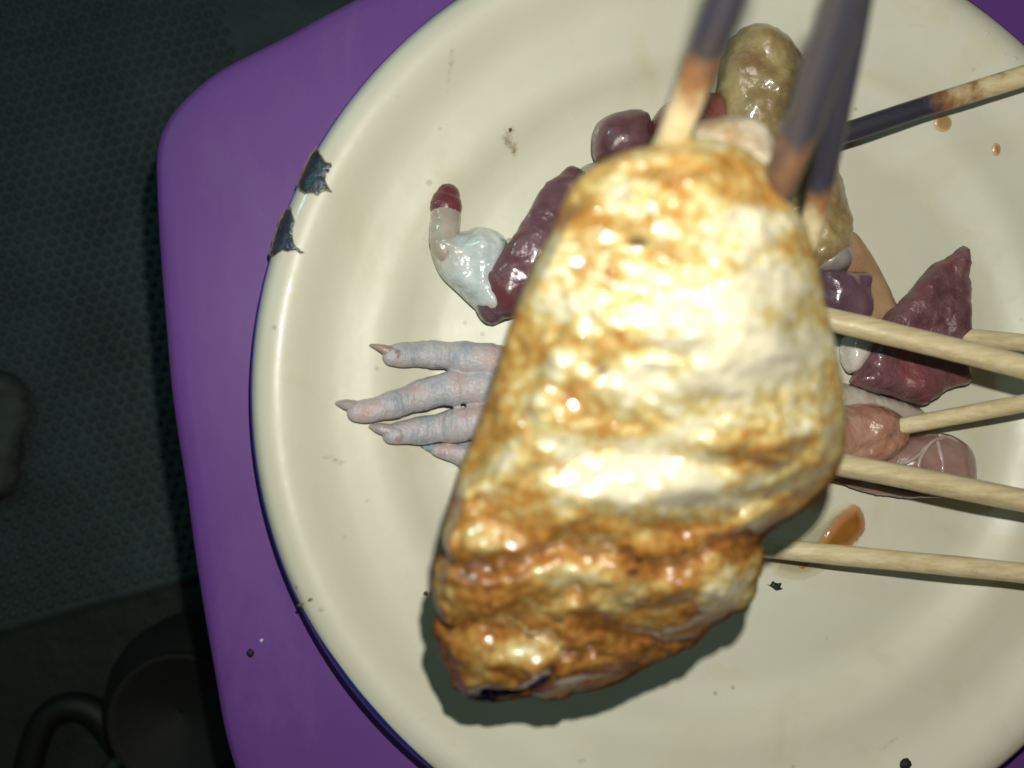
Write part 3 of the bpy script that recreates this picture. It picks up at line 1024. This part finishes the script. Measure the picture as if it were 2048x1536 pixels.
M_SKIN.bump(M_SKIN.math('ADD', M_SKIN.math('MULTIPLY', _wr, 0.7), M_SKIN.math('MULTIPLY', M_SKIN.noise(900, 4, 0.65), 0.7)), 0.0007, 0.9, ('Normal', 'Coat Normal'))
sss(M_SKIN, 0.2)
M_CLAW = plain('horny_claw', (0.36, 0.31, 0.31), 0.3, 0.5, bump=0.0003, bscale=900)
M_CLAW_B = plain('brown_claw_tip', (0.33, 0.25, 0.20), 0.35, 0.4, bump=0.0003, bscale=900)
M_WEB = raw_mat('bluish_web', (0.20, 0.27, 0.36), (0.32, 0.40, 0.48), 130, 0.0005, 0.28, 0.8)
SC = 0.000118
toes = [([(786, 711), (815, 709), (850, 708), (895, 711), (940, 716), (990, 724), (1060, 760)], [21, 25, 27, 29, 33, 35, 36], [(778, 703), (760, 695), (741, 690)], M_CLAW_B, 8),
        ([(716, 823), (745, 820), (790, 808), (835, 793), (880, 780), (930, 775), (985, 775), (1060, 790)], [20, 24, 27, 30, 33, 34, 36, 40], [(714, 816), (697, 810), (675, 806)], M_CLAW, 9),
        ([(785, 868), (812, 864), (850, 860), (890, 854), (930, 848), (980, 838), (1060, 820)], [19, 25, 28, 31, 36, 38, 40], [(780, 862), (762, 857), (742, 853)], M_CLAW, 7)]


def foot_body():
    V, Fc = [], []

    def add(P, R, flat=0.85, segs=22):
        T, fr = frame_along(P)
        o = len(V)
        k0 = [(P[0] - T[0] * R[0] * (1 - a), R[0] * b, 0) for a, b in ((0.0, 0.1), (0.12, 0.5), (0.35, 0.78), (0.65, 0.95))]
        k1 = [(P[-1] + T[-1] * R[-1] * (1 - a), R[-1] * b, len(P) - 1) for a, b in ((0.65, 0.95), (0.35, 0.78), (0.12, 0.5), (0.0, 0.1))]
        rings = k0 + [(P[i], R[i], i) for i in range(len(P))] + k1
        for c, r, i in rings:
            s, u = fr[i]
            for k in range(segs):
                th = 2 * math.pi * k / segs
                V.append(c + r * (math.cos(th) * s + flat * math.sin(th) * u))
        for a in range(len(rings) - 1):
            for k in range(segs):
                k2 = (k + 1) % segs
                Fc.append((o + a * segs + k, o + a * segs + k2, o + (a + 1) * segs + k2, o + (a + 1) * segs + k))
        Fc.append(tuple(o + k for k in range(segs))[::-1])
        Fc.append(tuple(o + (len(rings) - 1) * segs + k for k in range(segs)))

    for ti, (pts, rad_, claw, cm, dz) in enumerate(toes):
        W = catmull([at(x, y, on_plate(x, y)[2] + r * SC * 0.85 + 0.0006 + (0.0015 if i > 3 else 0)) for i, ((x, y), r) in enumerate(zip(pts, rad_))], 14)
        s = np.linspace(0, 1, len(W))
        R = np.interp(s, np.linspace(0, 1, len(rad_)), rad_) * SC
        L = np.r_[0, np.cumsum(np.linalg.norm(np.diff(W, axis=0), axis=1))]
        # joints and skin wrinkles
        for c in (0.0085, 0.0131, 0.0158, 0.0180, 0.0193, 0.0240):
            c = c + 0.0012 * ti
            R = R * (1 - 0.045 * (1 + math.sin(c * 9000 + ti)) * np.exp(-((L - c) / 0.0004) ** 2))
        R = R * (1 + 0.05 * np.sin(L / 0.0075 * 6.28 + ti))
        add(W, R)
    W = catmull([at(875, 900, PZ + 0.0022), at(910, 906, PZ + 0.0028), at(960, 912, PZ + 0.0036), at(1030, 880, PZ + 0.0055)], 8)
    add(W, np.linspace(0.0016, 0.0036, len(W)))
    W = catmull([at(1020, 775, PZ + 0.0060), at(1090, 790, PZ + 0.0075), at(1160, 800, PZ + 0.0075), at(1260, 830, PZ + 0.008), at(1400, 870, PZ + 0.009), at(1600, 910, PZ + 0.012)], 8)
    add(W, np.interp(np.linspace(0, 1, len(W)), [0, 0.2, 0.4, 0.8, 1], [0.0052, 0.0075, 0.0065, 0.005, 0.0055]), 0.8)
    o = mesh_obj('foot', V, Fc, M_SKIN.m, T4)
    r = o.modifiers.new('remesh', 'REMESH')
    r.mode = 'VOXEL'
    r.voxel_size = 0.00034
    r.use_smooth_shade = True
    sm = o.modifiers.new('smooth', 'SMOOTH')
    sm.iterations = 3
    sm.factor = 0.5
    return o


foot_body()
for (pts, rad_, claw, cm, dz) in toes:
    r0 = rad_[0] * SC * 0.85
    W = catmull([at(claw[0][0] + 14, claw[0][1] + 6, on_plate(*claw[0])[2] + r0 * 1.35)] + [at(x, y, on_plate(x, y)[2] + q * r0) for (x, y), q in zip(claw, (1.45, 1.2, 0.75))], 5)
    tube('claw', cm, W, np.interp(np.linspace(0, 1, len(W)), [0, 0.4, 0.75, 1], [0.0017, 0.0013, 0.0007, 0.00025] if cm is M_CLAW_B else [0.0020, 0.0016, 0.0012, 0.0005]), 12, T4,
         flat_z=0.8)
pillow('web', M_WEB, [(836, 887), (880, 884), (940, 874), (1000, 880), (1000, 940), (945, 962), (915, 932), (880, 915), (850, 900)], PZ + 0.0016, 0.0028, 0.0013, 0.005, T4, lump=0.0006, seed=3)
stick(T4, [(1080, 800, 0.013), (1350, 860, 0.016), (1690, 930, 0.0225), (2048, 1000, 0.0295), (2600, 1108, 0.042)], 0.0053, None, 8, 60)

# ------------------------------------------------------------------ lone stick lying lowest
T5 = thing('bamboo_skewer', 'bare yellowish bamboo stick crossing the sauce puddle, tip beneath the grilled meat', 'skewer', at(1700, 1110, PZ))
stick(T5, [(1120, 1040, 0.0065), (1530, 1095, 0.0115), (1760, 1117, 0.017), (2048, 1145, 0.0250), (2600, 1200, 0.040)], 0.0047, [(0, 0), (0.5, 0.05), (0.7, 0.12), (0.8, 0.2), (0.9, 0.08), (1, 0)], 9, 60)

# ------------------------------------------------------------------ liver on a stick
T6 = thing('liver_skewer', 'flat wine red raw liver wedge on a stick lying on the plate', 'skewer', at(1840, 660, PZ))
M_LIVER = raw_mat('wine_red_liver', (0.10, 0.040, 0.048), (0.185, 0.088, 0.098), 170, 0.0009, 0.42, 0.5, (0.20, 0.060, 0.066))
pillow('liver', M_LIVER, [(1936, 494), (1924, 494), (1912, 500), (1890, 518), (1872, 524), (1850, 545), (1822, 578), (1792, 612), (1758, 648), (1735, 700), (1702, 762), (1716, 774), (1760, 786), (1800, 800),
                          (1846, 812), (1862, 800), (1884, 786), (1922, 772), (1938, 764), (1941, 745), (1938, 700), (1939, 620), (1940, 560), (1938, 510)], PZ + 0.0062, 0.0040, 0.0055, 0.0050, T6,
       lump=0.0028, lump_scale=75, ragged=0.0009, spline=3, shape=0.5)
M_OFFW = raw_mat('whitish_fat', (0.48, 0.42, 0.38), (0.66, 0.63, 0.58), 120, 0.0007, 0.25, 0.9)
pillow('fat', M_OFFW, [(1688, 672), (1720, 664), (1750, 680), (1738, 715), (1718, 742), (1694, 745), (1680, 710)], PZ + 0.004, 0.0045, 0.0035, 0.004, T6, lump=0.001)
stick(T6, [(1700, 652, 0.009), (1890, 670, 0.0115), (2048, 684, 0.016), (2550, 725, 0.030)], 0.0042, None, 11, 40)
M_PURP = raw_mat('purple_liver', (0.085, 0.045, 0.065), (0.15, 0.085, 0.115), 120, 0.0006, 0.3, 0.8, (0.17, 0.075, 0.09))
o = pillow('raw_liver_chunk', M_PURP, [(1625, 548), (1662, 536), (1700, 540), (1736, 548), (1740, 590), (1738, 636), (1690, 648), (1630, 628)], PZ + 0.0085, 0.0055, 0.005, 0.0055, lump=0.0022, ragged=0.0010)
tag(o, 'glossy purple raw liver chunk on the flat orange tan skin', 'liver')
M_ORNG = raw_mat('orange_tan_skin', (0.30, 0.175, 0.085), (0.40, 0.265, 0.145), 90, 0.0005, 0.42, 0.4)
o = pillow('raw_skin_piece', M_ORNG, [(1702, 462), (1732, 492), (1760, 538), (1784, 588), (1794, 618), (1770, 655), (1715, 668), (1655, 645), (1620, 560), (1650, 490)], PZ + 0.0022, 0.0022, 0.0018, 0.003,
           lump=0.0006)
tag(o, 'flat orange tan raw skin beneath the purple liver chunk', 'meat')
M_SLATE = raw_mat('slate_offal', (0.19, 0.17, 0.16), (0.30, 0.27, 0.25), 130, 0.0004, 0.3, 0.8)
o = pillow('raw_meat_piece', M_SLATE, [(1632, 500), (1660, 482), (1690, 488), (1702, 512), (1696, 536), (1665, 548), (1630, 540)], PZ + 0.010, 0.0045, 0.005, 0.004, lump=0.0006)
tag(o, 'small slate grey rounded offal lump between the tan grilled piece and purple liver', 'meat')

# ------------------------------------------------------------------ pink meat and membrane sac on a stick
T7 = thing('raw_meat_skewer', 'raw orange pink meat lump with veined membrane sac on a stick', 'skewer', at(1790, 870, PZ))
M_PINK = raw_mat('raw_pink_meat', (0.30, 0.13, 0.075), (0.44, 0.24, 0.17), 130, 0.0010, 0.3, 0.9, (0.46, 0.30, 0.24), 0.2)
M_PFAT = raw_mat('pink_white_fat', (0.40, 0.33, 0.27), (0.52, 0.47, 0.41), 110, 0.0008, 0.3, 0.8)
M_SAC = raw_mat('pinkish_sac', (0.24, 0.135, 0.11), (0.34, 0.22, 0.19), 80, 0.0005, 0.3, 0.8, None, 0.25)
M_VEIN = raw_mat('pale_vein', (0.36, 0.26, 0.25), (0.48, 0.38, 0.37), 200, 0.0003, 0.3, 0.8)
pillow('fat', M_PFAT, [(1660, 770), (1700, 768), (1750, 785), (1800, 800), (1838, 815), (1850, 830), (1820, 845), (1740, 840), (1660, 820)], PZ + 0.0032, 0.0035, 0.003, 0.004, T7, lump=0.0012)
pillow('meat', M_PINK, [(1640, 830), (1690, 812), (1740, 806), (1790, 822), (1815, 848), (1812, 880), (1790, 905), (1760, 925), (1700, 930), (1640, 910)], PZ + 0.0065, 0.0060, 0.006, 0.006, T7,
       lump=0.0024, lump_scale=140, ragged=0.0007, seed=8)
sac = [(1795, 885), (1820, 872), (1860, 865), (1895, 868), (1925, 882), (1942, 908), (1946, 940), (1942, 975), (1900, 992), (1830, 985), (1770, 955), (1768, 915)]
s_o = pillow('membrane_sac', M_SAC, sac, PZ + 0.0050, 0.0060, 0.0045, 0.007, T7, lump=0.0012, lump_scale=130)


def sac_z(x, y):
    d, _ = seg_dist(np.array([[x, y]]), catmull(sac, 4, True), True)
    s = min(d[0] * 0.000112 / 0.007, 1)
    return PZ + 0.0050 + 0.0060 * math.sqrt(1 - (1 - s) ** 2) - 0.0001


for vp in ([(1838, 965), (1838, 935), (1846, 905), (1862, 885), (1890, 876)], [(1880, 970), (1884, 940), (1882, 910), (1876, 885)],
           [(1918, 955), (1926, 930), (1924, 900), (1906, 880), (1880, 872)], [(1800, 925), (1825, 918), (1850, 895)]):
    W = catmull([at(x, y, sac_z(x, y)) for x, y in vp], 6)
    tube('vein', M_VEIN, W, 0.0005, 10, T7, wob=0.0005, seed=vp[0][0])
pillow('skin_flap', M_SAC, [(1660, 955), (1720, 962), (1800, 975), (1880, 985), (1890, 993), (1840, 997), (1780, 992), (1730, 984), (1690, 970)], PZ + 0.0035, 0.0025, 0.003, 0.003, T7, lump=0.0008,
       ragged=0.0006, seed=4)
stick(T7, [(1770, 862, 0.0125), (1805, 851, 0.0135), (2048, 806, 0.0215), (2550, 712, 0.038)], 0.0041, None, 13, 44)

# ------------------------------------------------------------------ dim things on the floor, lower left
M_POT = plain('dark_glaze', (0.0025, 0.004, 0.003), 0.75, 0.0, bump=0.0008, bscale=60)
pc = at(362, 1425, FZ + 0.05)
t_pot = thing('round_pot', 'dark round pot standing on the floor beside the purple stool', 'pot', (pc[0], pc[1], FZ))
lathe('body', M_POT, [(0.0005, 0.0), (0.020, 0.0), (0.026, 0.006), (0.031, 0.020), (0.032, 0.034), (0.029, 0.046), (0.024, 0.052), (0.0225, 0.055), (0.024, 0.058), (0.0232, 0.059), (0.021, 0.056),
                      (0.0005, 0.050)][::-1], 64, t_pot, (pc[0], pc[1], FZ))
M_HOSE = plain('black_rubber', (0.003, 0.005, 0.004), 0.6, 0.0)
M_STEEL = plain('dull_steel', (0.16, 0.22, 0.24), 0.35, 0.0, 0.8, bump=0.001, bscale=300)
hz_ = FZ + 0.012
hp = [at(x, y, hz_) for x, y in ((40, 1640), (60, 1520), (90, 1440), (140, 1412), (190, 1425), (225, 1468), (262, 1522), (300, 1600), (330, 1700))]
t_h = thing('rubber_hose', 'black rubber hose with a dull steel clamp curving over the floor', 'hose', (hp[4][0], hp[4][1], FZ))
W = catmull(hp, 8)
tube('hose', M_HOSE, W, 0.0056, 16, t_h)
k = int(len(W) * 0.70)
tube('clamp', M_STEEL, W[k:k + 4], 0.0064, 20, t_h, cap_round=False)
dr = W[k + 2] - W[k]
dr /= np.linalg.norm(dr)
pb_ = W[k + 1] + np.array([0, 0, 0.0075])
tube('clamp_screw', M_STEEL, [pb_ - np.array([-dr[1], dr[0], 0]) * 0.006, pb_ + np.array([-dr[1], dr[0], 0]) * 0.006], 0.0028, 12, t_h, cap_round=False)
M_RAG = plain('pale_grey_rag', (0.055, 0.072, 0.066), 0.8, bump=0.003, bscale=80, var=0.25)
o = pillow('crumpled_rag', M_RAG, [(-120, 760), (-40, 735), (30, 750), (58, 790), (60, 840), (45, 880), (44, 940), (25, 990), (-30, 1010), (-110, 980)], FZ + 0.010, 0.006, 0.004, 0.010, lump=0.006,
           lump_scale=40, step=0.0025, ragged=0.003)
tag(o, 'pale grey crumpled rag lying on the nubbly floor mat', 'rag')
